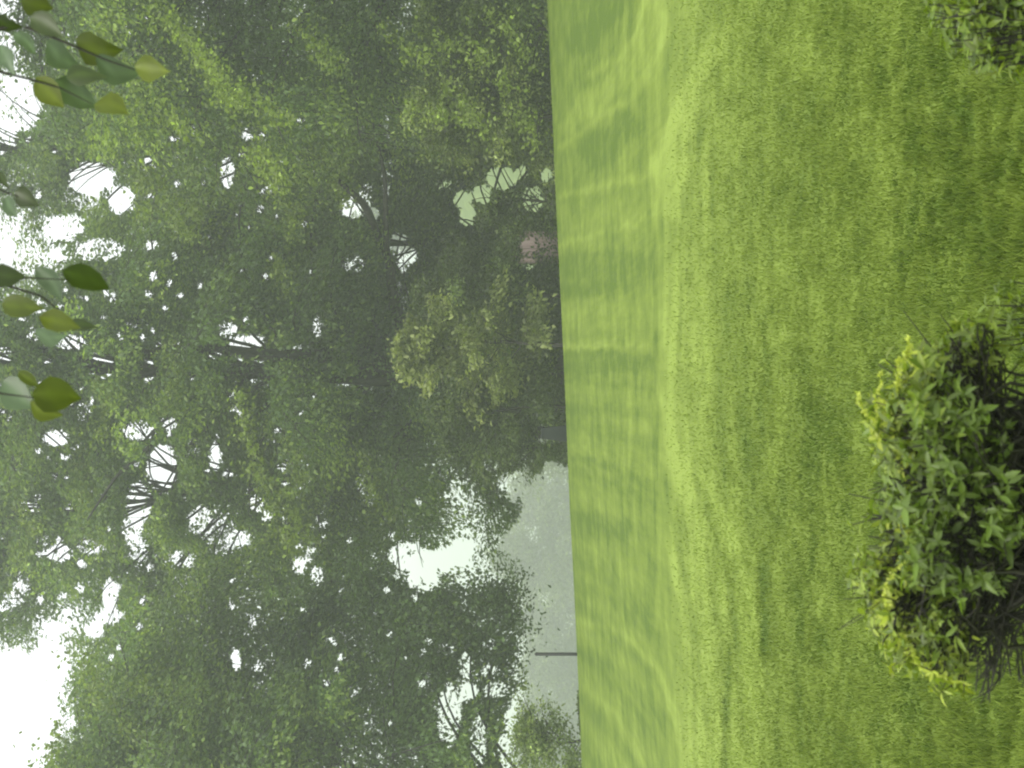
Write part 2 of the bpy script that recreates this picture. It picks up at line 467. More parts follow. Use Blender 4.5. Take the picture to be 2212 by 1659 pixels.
# ------------------------------------------------------------------ trees
# openings in the crowns: X, Y, radius X, radius Y (photo units), how open
GAPS = [
    (35, 225, 48, 55, .97), (10, 300, 25, 30, .9), (198, 385, 42, 30, 1), (262, 432, 24, 26, 1), (138, 490, 36, 22, .95), (215, 540, 45, 20, .9),
    (178, 430, 30, 20, .6), (492, 372, 12, 32, .98), (575, 408, 22, 10, .9), (540, 385, 16, 18, .5),
    (80, 663, 18, 12, .9), (155, 740, 30, 14, .98), (215, 795, 26, 22, .97), (320, 800, 14, 22, .95), (296, 700, 20, 10, .8),
    (535, 738, 32, 12, .98), (490, 712, 14, 16, .9), (685, 703, 8, 22, .9), (72, 722, 14, 12, .8),
    (120, 946, 24, 15, 1), (10, 768, 14, 16, .95), (182, 888, 14, 20, .85), (35, 1000, 14, 16, .7),
    (300, 932, 32, 18, .97), (365, 915, 14, 12, .95), (350, 1012, 30, 48, 1), (300, 1085, 22, 40, .97), (285, 1140, 18, 30, .9),
    (300, 1190, 16, 20, .8), (465, 985, 9, 28, 1), (415, 970, 14, 16, .8), (435, 1128, 22, 26, .75), (515, 1165, 22, 14, .9),
    (480, 1160, 34, 34, .72), (395, 1205, 24, 16, .85), (555, 1090, 14, 14, .95), (545, 1060, 14, 14, .6), (510, 1090, 14, 14, .5),
    (62, 1095, 18, 12, .95), (130, 1195, 22, 16, .97), (195, 1180, 24, 14, .85), (45, 1270, 14, 30, .8), (92, 1170, 10, 8, .8),
    (238, 1285, 14, 30, .97), (235, 1330, 26, 14, .95), (122, 1355, 24, 10, 1), (205, 1360, 16, 14, .97), (20, 1300, 12, 16, .8),
    (645, 1222, 10, 14, .95), (685, 1242, 10, 16, .95), (510, 1425, 7, 20, 1), (560, 1440, 6, 6, .9), (665, 1430, 6, 6, .8),
    (930, 1215, 56, 24, 1), (880, 1200, 42, 26, .97), (975, 1200, 44, 18, 1), (915, 1250, 32, 26, .97), (880, 1240, 30, 14, .8), (1000, 1180, 22, 16, .95),
    (970, 1545, 26, 62, .93), (1012, 1495, 18, 18, .98), (1005, 1440, 10, 34, .85), (965, 1400, 24, 12, .7),
    (1035, 1600, 18, 60, .9), (1120, 1560, 26, 46, 1), (1105, 1620, 34, 40, .95), (1125, 1520, 18, 30, .95), (1070, 1490, 26, 14, .85),
    (1060, 1448, 14, 12, .7), (910, 1476, 6, 6, 1), (1060, 1390, 14, 10, .6),
    (765, 448, 26, 22, .97), (808, 465, 10, 18, .9), (765, 570, 22, 16, .8), (862, 528, 20, 22, .97), (870, 570, 10, 18, .85), (890, 552, 8, 14, .9),
    (1085, 385, 34, 22, .96), (1000, 432, 18, 18, .9), (1040, 420, 18, 20, .97), (1010, 465, 16, 22, .9), (960, 400, 16, 8, .8), (1128, 372, 12, 12, .9), (1150, 430, 22, 26, .85),
    (1140, 532, 9, 12, 1), (1180, 378, 10, 14, .9), (1140, 570, 16, 10, .9),
    (1115, 1040, 22, 20, .95), (1120, 1065, 26, 18, .9), (1090, 1040, 12, 18, .8), (1062, 1003, 16, 12, .8),
    (1190, 1015, 16, 20, 1), (1180, 1045, 26, 22, .9), (906, 1083, 7, 6, .9), (1158, 897, 5, 4, .9),
    (1172, 938, 16, 18, .95), (30, 1100, 8, 10, .7),
    (655, 755, 22, 9, .75), (480, 757, 55, 10, .93), (590, 766, 60, 9, .93), (860, 640, 24, 30, .8), (835, 360, 9, 110, .75), (790, 430, 14, 34, .8),
    (770, 824, 60, 9, .93), (935, 815, 24, 44, .6),
]
gg = np.random.default_rng(202)
GAPS = [(a_, b_, c_ * (1.15 if a_ < 700 else 1), d_ * (1.15 if a_ < 700 else 1), e_) for a_, b_, c_, d_, e_ in GAPS]
GAPS = [(a_, b_, c_ * 1.1, d_ * 1.1, min(1, e_ + .1)) if (730 < a_ < 1190 and b_ < 600 and a_ not in (1140, 835)) else (a_, b_, c_, d_, e_) for a_, b_, c_, d_, e_ in GAPS]
for _ in range(150):                                # small chinks
    GAPS.append((gg.uniform(0, 680), gg.uniform(260, 1420), gg.uniform(3, 8), gg.uniform(3, 9), .97))
for _ in range(30):
    GAPS.append((gg.uniform(700, 1000), gg.uniform(1050, 1600), gg.uniform(2, 6), gg.uniform(2, 7), .95))
SKY_POLY = np.array([(-200, 1395), (0, 1400), (30, 1408), (60, 1418), (85, 1380), (120, 1388), (165, 1425), (128, 1500), (118, 1540), (170, 1562), (118, 1600), (98, 1640), (88, 1700), (-200, 1720)], float)
FIELD_POLY = np.array([(1135, 1065), (1118, 1120), (1090, 1150), (1075, 1185), (1130, 1215), (1118, 1260), (1128, 1330), (1120, 1400), (1135, 1440), (1138, 1500), (1160, 1540), (1160, 1660), (1300, 1660), (1300, 1000), (1185, 1000), (1180, 1030), (1150, 1050)], float)


GA = np.array([q_ for q_ in GAPS if q_[4] > .85])


def in_gap(pp):
    X, Y = seen(pp[1:])
    return bool(((((X[:, None] - GA[:, 0]) / (GA[:, 2] + 2)) ** 2 + ((Y[:, None] - GA[:, 1]) / (GA[:, 3] + 2)) ** 2) < 1).any())


def keep_mask(P, g):
    X, Y = seen(P)
    k = np.ones(len(P), bool)
    jx = g.normal(0, 2.5, len(P)); jy = g.normal(0, 2.5, len(P))
    # ragged edges: a wobble that belongs to the place on the branch
    wob = 1 + 0.28 * np.sin(P[:, 0] * 6.3 + P[:, 2] * 4.1) * np.sin(P[:, 2] * 7.7 - P[:, 0] * 3.3)
    for cx, cy, rx, ry, op in GAPS:
        d = ((X + jx - cx) / (rx + 4.5)) ** 2 + ((Y + jy - cy) / (ry + 4.5)) ** 2
        k &= ~((d < wob) & (g.uniform(0, 1, len(P)) < op))
    k &= ~inside(X + jx * 1.5 + 7 * np.sin(P[:, 0] * 5), Y + jy * 1.5 + 6 * np.sin(P[:, 2] * 4), SKY_POLY)
    return k


def grow_tree(name, label, base, H, R, start, limbs, leaves, size, seed, droop=0.9, group=None, cat='tree', tone=(0.125, 0.192, 0.07),
              young=(0.22, 0.29, 0.07), extra=(), prof=0.35, trunk_r=None, mat=None, widths=(0.7, 1.0, 0.78, 0.30), gaps=True, field=False, lean=(0, 0), shoots=(), spread=0.46, elev=(5, 62)):
    g = np.random.default_rng(seed)
    bx, by = base
    bz = float(ground(bx, by)) - 0.1
    root = empty(name, (bx, by, bz + 0.1), label, cat, group)
    tb = Tubes()
    tr = trunk_r or H * 0.016
    m = 14
    q = np.linspace(0, 1, m)
    tx = bx + lean[0] * q + 0.25 * np.sin(q * 5 + seed) * q; ty = by + lean[1] * q + 0.25 * np.sin(q * 4 + seed * 2) * q; tz = bz + H * 0.93 * q
    trunk = np.stack([tx, ty, tz], 1)
    tb.add(trunk, tr * (1 - q) ** 0.8 + 0.02 + 0.5 * tr * np.exp(-q * 25), 9)
    nodes = []; outer = []; dirs = []; lib = []
    lim = []
    for i in range(limbs):
        f = start + (1 - start) * (i + g.uniform(0, 1)) / limbs
        f = min(f, 0.985)
        c = (f - start) / (1 - start)
        L = R * (np.interp(c, [0, prof, 0.7, 1], widths)) * g.uniform(0.78, 1.12)
        az = i * 2.39996 + g.uniform(-.4, .4)
        e0 = math.radians(elev[0] + (elev[1] - elev[0]) * c + g.uniform(-16, 22) + 18)
        p0 = np.array([np.interp(f, q, tx), np.interp(f, q, ty), np.interp(f, q, tz)])
        lim.append((p0, az, e0, L, droop * g.uniform(0.7, 1.3)))
    for li, (p0, az, e0, L, dr) in enumerate(lim):
        k = 9; s = np.linspace(0, 1, k)
        e = e0 - dr * s ** 1.4
        azz = az + 0.35 * np.sin(s * 3 + az * 3)
        st = np.stack([np.cos(azz) * np.cos(e), np.sin(azz) * np.cos(e), np.sin(e)], 1) * (L / (k - 1))
        pts = p0 + np.concatenate([[np.zeros(3)], np.cumsum(st[:-1], axis=0)])
        if field:
            bad = inside(*seen(pts), FIELD_POLY); kf = int(np.argmax(bad)) if bad.any() else k
        else: kf = k
        if kf > 2: tb.add(pts[:kf], (tr * 0.21 * (1 - s) ** 0.9 + 0.010)[:kf], 5)
        ns = max(5, int(L * 2.3))
        for j in range(ns):
            sj = 0.22 + 0.78 * (j + g.uniform(0, 1)) / ns
            pj = np.array([np.interp(sj, s, pts[:, a]) for a in range(3)])
            ej = np.interp(sj, s, e) + g.normal(-0.05, 0.5); sgn = 1 if j % 2 else -1
            aj = az + sgn * g.uniform(0.5, 1.2)
            Lj = L * 0.42 * (1.15 - 0.6 * sj) * g.uniform(0.6, 1.2)
            kk = 5; r = np.linspace(0, 1, kk)
            ee = ej - dr * 0.7 * r
            sj_ = np.stack([np.cos(aj) * np.cos(ee), np.sin(aj) * np.cos(ee), np.sin(ee)], 1) * (Lj / (kk - 1))
            pp = pj + np.concatenate([[np.zeros(3)], np.cumsum(sj_[:-1], axis=0)])
            if not ((field and inside(*seen(pp), FIELD_POLY).any()) or (gaps and in_gap(pp))): tb.add(pp, tr * 0.045 * (1 - r) + 0.005, 3)
            nn = max(3, int(Lj / 0.28))
            rr = np.linspace(0.15, 1.05, nn)
            nd = np.stack([np.interp(rr, r, pp[:, a]) for a in range(3)], 1)
            nodes.append(nd); outer.append(rr * (0.5 + 0.5 * sj)); dirs.append(np.repeat(unit(pp[-1] - pp[0])[None], nn, 0)); lib.append(np.full(nn, li * 40 + j))
    for ex in extra:                                   # a traced bare limb
        ep, er = ex
        ep = np.array(ep); kq = np.linspace(0, len(ep) - 1, 4 * len(ep))
        pts = np.stack([np.interp(kq, np.arange(len(ep)), ep[:, a]) for a in range(3)], 1)
        tb.add(pts, np.interp(kq, np.arange(len(ep)), er), 7)
    tb.build('trunk', M_BARK, root)
    lib = np.concatenate(lib); lv1 = g.normal(0, 1, 40 * limbs + 40); lv0 = g.normal(0, 1, limbs + 1)
    nodes = np.concatenate(nodes); outer = np.concatenate(outer); dirs = np.concatenate(dirs)
    # every spray has its own fullness
    full = g.gamma(2.2, 1.0, len(nodes)) * np.exp(0.45 * lv1[lib]); full /= full.sum()
    cnt = g.multinomial(leaves, full)
    ii = np.repeat(np.arange(len(nodes)), cnt)
    off = np.clip(g.normal(0, 1, (len(ii), 3)), -1.7, 1.7) * np.array([spread, spread, spread * 0.62])
    P = nodes[ii] + off + dirs[ii] * g.normal(0, spread * 0.6, len(ii))[:, None]
    P[:, 2] -= np.abs(g.normal(0, 0.12, len(ii))) + 0.25 * (off[:, 0] ** 2 + off[:, 1] ** 2) * 0.7
    P[:, 2] = np.maximum(P[:, 2], ground(P[:, 0], P[:, 1]) + 0.05)
    sh = g.normal(0, 1, len(nodes))[ii]
    k = np.ones(len(P), bool)
    if gaps: k &= keep_mask(P, g)
    if field:
        X, Y = seen(P); k &= ~inside(X + g.normal(0, 5, len(P)), Y + g.normal(0, 5, len(P)), FIELD_POLY)
    P = P[k]; ii = ii[k]; sh = sh[k]
    V, F = leaf_quads(P, size * 1.12, 0.6, 0.55, g, dirs[ii] * 1.8, 0.6)
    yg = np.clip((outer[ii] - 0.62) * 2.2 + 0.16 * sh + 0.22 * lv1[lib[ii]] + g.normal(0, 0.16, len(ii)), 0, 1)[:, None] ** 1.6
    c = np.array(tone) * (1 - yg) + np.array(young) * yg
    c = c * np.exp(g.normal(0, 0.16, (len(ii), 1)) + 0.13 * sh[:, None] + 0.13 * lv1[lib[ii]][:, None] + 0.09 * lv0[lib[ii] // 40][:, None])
    C4 = np.repeat(c, 4, axis=0)
    for path, D, *mass in shoots:                             # sprays along boughs; pale colour stands for new growth and lit bough tops
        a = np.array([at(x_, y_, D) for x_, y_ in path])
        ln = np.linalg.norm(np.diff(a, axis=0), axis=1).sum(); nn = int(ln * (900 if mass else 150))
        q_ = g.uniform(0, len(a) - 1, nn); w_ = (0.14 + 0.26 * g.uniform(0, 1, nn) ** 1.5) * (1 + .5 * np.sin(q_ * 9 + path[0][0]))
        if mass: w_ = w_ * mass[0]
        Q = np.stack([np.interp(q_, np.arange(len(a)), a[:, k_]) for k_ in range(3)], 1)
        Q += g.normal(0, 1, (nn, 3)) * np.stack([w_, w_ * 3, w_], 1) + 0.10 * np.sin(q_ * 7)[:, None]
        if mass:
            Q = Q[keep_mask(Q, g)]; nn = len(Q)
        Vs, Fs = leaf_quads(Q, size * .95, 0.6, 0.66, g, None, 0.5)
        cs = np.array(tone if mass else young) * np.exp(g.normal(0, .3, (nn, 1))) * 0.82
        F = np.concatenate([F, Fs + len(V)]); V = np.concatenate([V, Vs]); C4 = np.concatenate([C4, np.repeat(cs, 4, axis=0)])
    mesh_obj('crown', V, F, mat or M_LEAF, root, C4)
    return root


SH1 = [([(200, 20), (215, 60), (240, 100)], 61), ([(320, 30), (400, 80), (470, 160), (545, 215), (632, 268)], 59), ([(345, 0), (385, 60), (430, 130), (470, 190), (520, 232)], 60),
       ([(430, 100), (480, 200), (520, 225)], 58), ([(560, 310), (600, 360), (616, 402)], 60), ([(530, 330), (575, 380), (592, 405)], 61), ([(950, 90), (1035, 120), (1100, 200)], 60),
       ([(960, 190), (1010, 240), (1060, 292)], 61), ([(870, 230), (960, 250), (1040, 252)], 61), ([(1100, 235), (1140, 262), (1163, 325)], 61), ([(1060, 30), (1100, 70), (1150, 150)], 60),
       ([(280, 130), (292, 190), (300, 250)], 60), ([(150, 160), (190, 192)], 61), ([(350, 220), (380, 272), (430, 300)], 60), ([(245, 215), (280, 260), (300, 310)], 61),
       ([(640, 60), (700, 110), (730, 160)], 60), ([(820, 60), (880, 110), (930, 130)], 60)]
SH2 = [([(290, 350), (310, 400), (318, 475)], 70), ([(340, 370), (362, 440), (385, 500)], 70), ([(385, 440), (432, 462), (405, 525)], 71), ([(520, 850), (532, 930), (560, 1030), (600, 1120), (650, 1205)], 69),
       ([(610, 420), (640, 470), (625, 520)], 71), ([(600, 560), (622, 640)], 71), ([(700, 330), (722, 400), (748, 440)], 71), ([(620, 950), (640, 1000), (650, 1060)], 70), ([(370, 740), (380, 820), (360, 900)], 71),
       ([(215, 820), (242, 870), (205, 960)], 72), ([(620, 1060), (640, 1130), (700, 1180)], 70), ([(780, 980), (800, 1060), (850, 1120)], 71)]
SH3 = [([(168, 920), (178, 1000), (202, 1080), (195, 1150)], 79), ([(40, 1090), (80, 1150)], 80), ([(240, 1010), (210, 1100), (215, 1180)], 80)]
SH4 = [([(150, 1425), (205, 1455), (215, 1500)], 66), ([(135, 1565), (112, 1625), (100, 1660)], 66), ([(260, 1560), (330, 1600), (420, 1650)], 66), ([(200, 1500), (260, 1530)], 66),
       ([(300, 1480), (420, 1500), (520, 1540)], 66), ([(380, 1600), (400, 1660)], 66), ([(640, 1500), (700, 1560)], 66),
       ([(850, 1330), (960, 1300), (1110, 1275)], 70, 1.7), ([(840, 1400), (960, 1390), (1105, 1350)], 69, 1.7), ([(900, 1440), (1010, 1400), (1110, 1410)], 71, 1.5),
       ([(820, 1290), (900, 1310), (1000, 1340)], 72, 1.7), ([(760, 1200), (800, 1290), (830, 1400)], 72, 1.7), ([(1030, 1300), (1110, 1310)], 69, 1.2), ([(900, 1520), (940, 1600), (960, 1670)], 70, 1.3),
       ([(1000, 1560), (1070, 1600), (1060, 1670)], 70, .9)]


def xy(Y, D): return (float(at(0, Y, D)[0]), D)


big = 'big trees beyond the crest of the lawn'
D2 = 78
ex2 = [
    ([at(1190, 800, D2), at(980, 800, D2 - .3), at(860, 700, D2 - 1), at(835, 540, D2 - 2.5), at(832, 380, D2 - 4), at(800, 240, D2 - 5)], [.42, .36, .30, .13, .08, .03]),
    ([at(850, 590, D2 - 2), at(790, 445, D2 - 3.5), at(720, 380, D2 - 4)], [.14, .16, .08]),
    ([at(950, 800, D2 - .5), at(830, 825, D2 - 3), at(700, 820, D2 - 4)], [.3, .2, .12]),
    ([at(760, 770, D2 - 2), at(560, 766, D2 - 3), at(430, 745, D2 - 3), at(230, 770, D2 - 3)], [.30, .26, .16, .08]),
    ([at(930, 840, D2 - 2), at(900, 900, D2 - 3.4), at(850, 945, D2 - 4)], [.16, .09, .05]),
    ([at(330, 960, D2 - 3), at(250, 1030, D2 - 4), at(190, 1120, D2 - 5)], [.10, .07, .03]),
]
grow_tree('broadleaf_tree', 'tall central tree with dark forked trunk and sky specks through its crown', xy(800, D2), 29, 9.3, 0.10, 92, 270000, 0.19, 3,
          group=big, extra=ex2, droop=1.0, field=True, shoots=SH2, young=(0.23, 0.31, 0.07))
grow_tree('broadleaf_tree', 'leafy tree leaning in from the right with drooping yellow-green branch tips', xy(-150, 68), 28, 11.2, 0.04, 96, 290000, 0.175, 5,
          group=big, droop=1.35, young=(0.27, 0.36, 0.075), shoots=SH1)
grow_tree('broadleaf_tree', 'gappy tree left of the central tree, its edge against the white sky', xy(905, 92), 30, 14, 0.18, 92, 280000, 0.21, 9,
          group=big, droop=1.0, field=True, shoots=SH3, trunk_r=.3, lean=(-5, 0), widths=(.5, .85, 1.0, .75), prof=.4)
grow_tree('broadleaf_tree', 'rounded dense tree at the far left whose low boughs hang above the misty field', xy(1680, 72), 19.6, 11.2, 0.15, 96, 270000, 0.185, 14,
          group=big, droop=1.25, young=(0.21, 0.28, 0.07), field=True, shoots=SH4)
grow_tree('broadleaf_tree', 'thin topped tree behind the central tree, high on the right', xy(330, 92), 31, 11.5, 0.06, 84, 190000, 0.21, 23,
          group=big, droop=0.9, trunk_r=.3)

grow_tree('broadleaf_tree', 'dense dark tree filling in behind the right side of the central tree', xy(520, 86), 19, 8.5, 0.03, 84, 170000, 0.20, 27,
          group=big, droop=0.8, trunk_r=.2, tone=(0.115, 0.165, 0.068))

# the small pale tree and the undergrowth along the crest
grow_tree('young_tree', 'small pale green tree with larger leaves in front of the dark trunk', xy(745, 63.5), 5.4, 2.5, 0.12, 26, 9000, 0.17, 31,
          tone=(0.17, 0.205, 0.07), young=(0.30, 0.34, 0.13), droop=0.6, gaps=False, spread=0.2, trunk_r=.05)
under = 'bushes along the crest of the lawn'
for (Y, D, H, R, n, sd, lab, tone, young) in [
    (60, 63, 3.4, 3.0, 14000, 41, 'dark bush at the right end of the crest under the drooping tree', (0.085, 0.125, 0.035), (0.2, .26, .07)),
    (250, 64, 4.4, 2.6, 14000, 42, 'bush with pale yellow-green tips on the crest under the drooping tree', (0.13, 0.175, 0.05), (0.36, .42, .15)),
    (440, 67, 2.6, 2.2, 7000, 43, 'low dark bush between the pale tipped bush and the pink shed', (0.075, 0.11, 0.035), (0.15, .2, .06)),
    (640, 68, 5.2, 2.8, 14000, 44, 'dark bush behind the right side of the small pale tree', (0.07, 0.10, 0.035), (0.14, .19, .06)),
    (880, 66, 4.6, 2.7, 15000, 45, 'dark bush just left of the small pale tree', (0.075, 0.11, 0.035), (0.17, .22, .07)),
    (960, 70, 3.8, 2.2, 9000, 46, 'bush behind the dark compost bin', (0.08, 0.115, 0.04), (0.15, .2, .07)),
]:
    grow_tree('bush', lab, xy(Y, D), H, R, 0.04, 22, n, 0.14, sd, group=under, cat='bush', tone=tone, young=young, droop=0.8, gaps=True, field=True,
              spread=0.26, trunk_r=.05)
for Y, D, H, sd, lab in [(90, 78, 6.5, 71, 'tall dark bush in the back row at the right end'), (300, 80, 6.0, 72, 'back row bush behind the pale tipped bush'),
                         (600, 82, 6.5, 73, 'back row bush behind the pink shed'), (780, 80, 6.5, 74, 'back row bush in the dark under the central tree'),
                         (930, 79, 5.0, 75, 'last bush of the back row, behind the compost bin')]:
    grow_tree('bush', lab, xy(Y, D), H, 3.6, 0.03, 26, 20000, 0.19, sd, group='back row of bushes under the trees', cat='bush', tone=(0.115, 0.165, 0.068), young=(.15, .19, .07), droop=0.8, gaps=True, field=True, trunk_r=.05)
grow_tree('bush', 'light green bush at the left end of the crest beside the post', xy(1600, 62), 1.95, 1.9, 0.03, 22, 5200, 0.13, 47, cat='bush', group=under,
          tone=(0.17, 0.23, 0.07), young=(0.30, 0.37, 0.12), droop=0.9, gaps=False, spread=0.2, trunk_r=.03)

# misty trees far beyond
far_labels = iter([
    'pale misty tree at the left of the far tree line', 'second misty tree from the left in the far line', 'misty tree straight behind the dark post',
    'misty tree in the far line right of the post', 'taller misty tree seen under the hanging boughs', 'misty tree at the right end of the open field',
    'misty tree far behind the central trunk', 'misty tree on the far hill behind the small pale tree', 'misty tree on the far hill above the pink shed',
    'tall misty tree on the far hill glimpsed between branches', 'misty tree on the far hill behind the drooping tree', 'misty tree on the right slope of the far hill'])
protos = []
for i, (Y, D, sc) in enumerate([(1640, 290, .92), (1540, 330, .95), (1440, 300, 0.9), (1340, 320, 0.98), (1210, 300, 1.2), (1085, 330, 1.1), (930, 300, 1.5), (780, 340, 1.5),
                                (640, 318, 1.0), (500, 330, .9), (310, 310, 1.2), (150, 300, 1.3)]):
    if i < 6: D += 100; sc *= 1.62
    x, y = xy(Y, D)
    lab = next(far_labels)
    if len(protos) < 3:
        o = grow_tree('misty_tree', lab, (x, y), 12, 6.5, 0.06, 44, 16000, 0.42, 60 + i, cat='tree', group='misty trees beyond the field', droop=0.8,
                      gaps=False, spread=0.6, tone=(0.10, 0.13, 0.05), young=(0.17, 0.21, 0.08))
        protos.append(o)
    else:
        src = protos[i % 3]
        o = src.copy(); COL.objects.link(o)
        for ch in list(src.children):
            c = ch.copy(); COL.objects.link(c); c.parent = o
        o['label'] = lab
        o.location = (x, y, float(ground(x, y)))
        o.rotation_euler = (0, 0, i * 1.3)
    o.scale = (sc * 1.05, sc * 1.05, sc)

# ------------------------------------------------------------------ things on the crest


def box(bm_v, x0, x1, y0, y1, z0, z1, taper=0.0):
    """eight corners; taper narrows the top"""
    cx, cy = (x0 + x1) / 2, (y0 + y1) / 2
    n0 = len(bm_v[0])
    for z, k in ((z0, 1), (z1, 1 - taper)):
        for X_, Y_ in ((x0, y0), (x1, y0), (x1, y1), (x0, y1)):
            bm_v[0].append((cx + (X_ - cx) * k, cy + (Y_ - cy) * k, z))
    for f in ((0, 3, 2, 1), (4, 5, 6, 7), (0, 1, 5, 4), (1, 2, 6, 5), (2, 3, 7, 6), (3, 0, 4, 7)):
        bm_v[1].append([n0 + i for i in f])


def box_obj(name, boxes, mat, parent, bevel=0.0):
    bv = ([], [])
    for b in boxes: box(bv, *b)
    o = mesh_obj(name, np.array(bv[0]), np.array(bv[1]), mat, parent)
    if bevel:
        md = o.modifiers.new('bevel', 'BEVEL'); md.width = bevel; md.segments = 2
    return o


# post
px, py = xy(1413, 60.3)
pz = float(ground(px, py))
post = empty('post', (px, py, pz), 'thin dark upright post standing alone on the crest against the mist', 'post')
top = at(1157, 1413, 60.3)[2]
tb = Tubes(); tb.add([(px, py, pz - .2), (px, py, top - .03)], [.055, .052], 12); tb.build('pole', M_IRON, post)
tb = Tubes(); tb.add([(px, py, top - .03), (px, py, top - .01), (px, py, top + .015)], [.064, .064, .03], 12); tb.build('cap', M_IRON, post)

# compost bin
bx_, by_ = xy(936, 61.5)
bz_ = float(ground(bx_, by_))
binn = empty('compost_bin', (bx_, by_, bz_), 'dark tapered compost bin half hidden behind the crest', 'compost bin')
ztop = at(1169, 936, 61.5)[2]
box_obj('body', [(bx_ - .27, bx_ + .27, by_ - .27, by_ + .27, bz_ - .05, ztop - .06, .34)], M_BIN, binn, .02)
box_obj('lid', [(bx_ - .20, bx_ + .20, by_ - .20, by_ + .20, ztop - .06, ztop, .15)], M_BIN, binn, .015)
binn.rotation_euler = (0, 0, 0)

# pink shed
sx_, sy_ = xy(535, 73)
sz_ = float(ground(sx_, sy_))
zt = at(1112, 535, 73)[2]
shed = empty('shed', (sx_, sy_, sz_), 'faded pink boarded shed glimpsed through the undergrowth', 'shed')
boards = []
k = 7; w = 1.1 / k
for i in range(k):
    boards.append((sx_ - .55 + i * w, sx_ - .55 + (i + .92) * w, sy_ - 1.02, sy_ - 1.0 + .002 * (i % 3), sz_ - .3, zt - .02))
box_obj('wall', [(sx_ - .55, sx_ + .55, sy_ - 1.0, sy_ + 1.0, sz_ - .3, zt)] + boards, M_PINK, shed)
box_obj('roof', [(sx_ - .65, sx_ + .65, sy_ - 1.15, sy_ + 1.15, zt + .002, zt + .12, .04)], M_ROOF, shed)
box_obj('door', [(sx_ + .02, sx_ + .48, sy_ - 1.05, sy_ - 1.024, sz_, zt - .15)], M_PINK, shed)

# ------------------------------------------------------------------ near shrubs


def long_leaf(base, axis, nrm, L, W, curl=0.15):
    """six-point lanceolate leaf folded along its midrib -> 4 quads"""
    axis = unit(axis); nrm = unit(nrm - (nrm @ axis) * axis); b = np.cross(axis, nrm)
    s = np.array([0, .3, .65, 1.0]); w = np.array([.10, .46, .40, .03]) * W
    mid = base + axis * (s * L)[:, None] - nrm * (curl * L * s ** 2)[:, None]
    l = mid + b * w[:, None] + nrm * (w * .35)[:, None]; r = mid - b * w[:, None] + nrm * (w * .35)[:, None]
    V = np.concatenate([mid, l, r])
    F = []
    for i in range(3):
        F.append((i, i + 1, 5 + i, 4 + i)); F.append((i, 8 + i, 9 + i, i + 1))
    return V, np.array(F)


class Leaves:
    def __init__(self): self.V = []; self.F = []; self.T = []; self.n = 0

    def add(self, V, F, c):
        self.V.append(V); self.F.append(F + self.n); self.n += len(V); self.T.append(np.tile(np.array(c), (len(V), 1)))

    def build(self, name, mat, parent, smooth=True):
        return mesh_obj(name, np.concatenate(self.V), np.concatenate(self.F), mat, parent, np.concatenate(self.T), smooth)


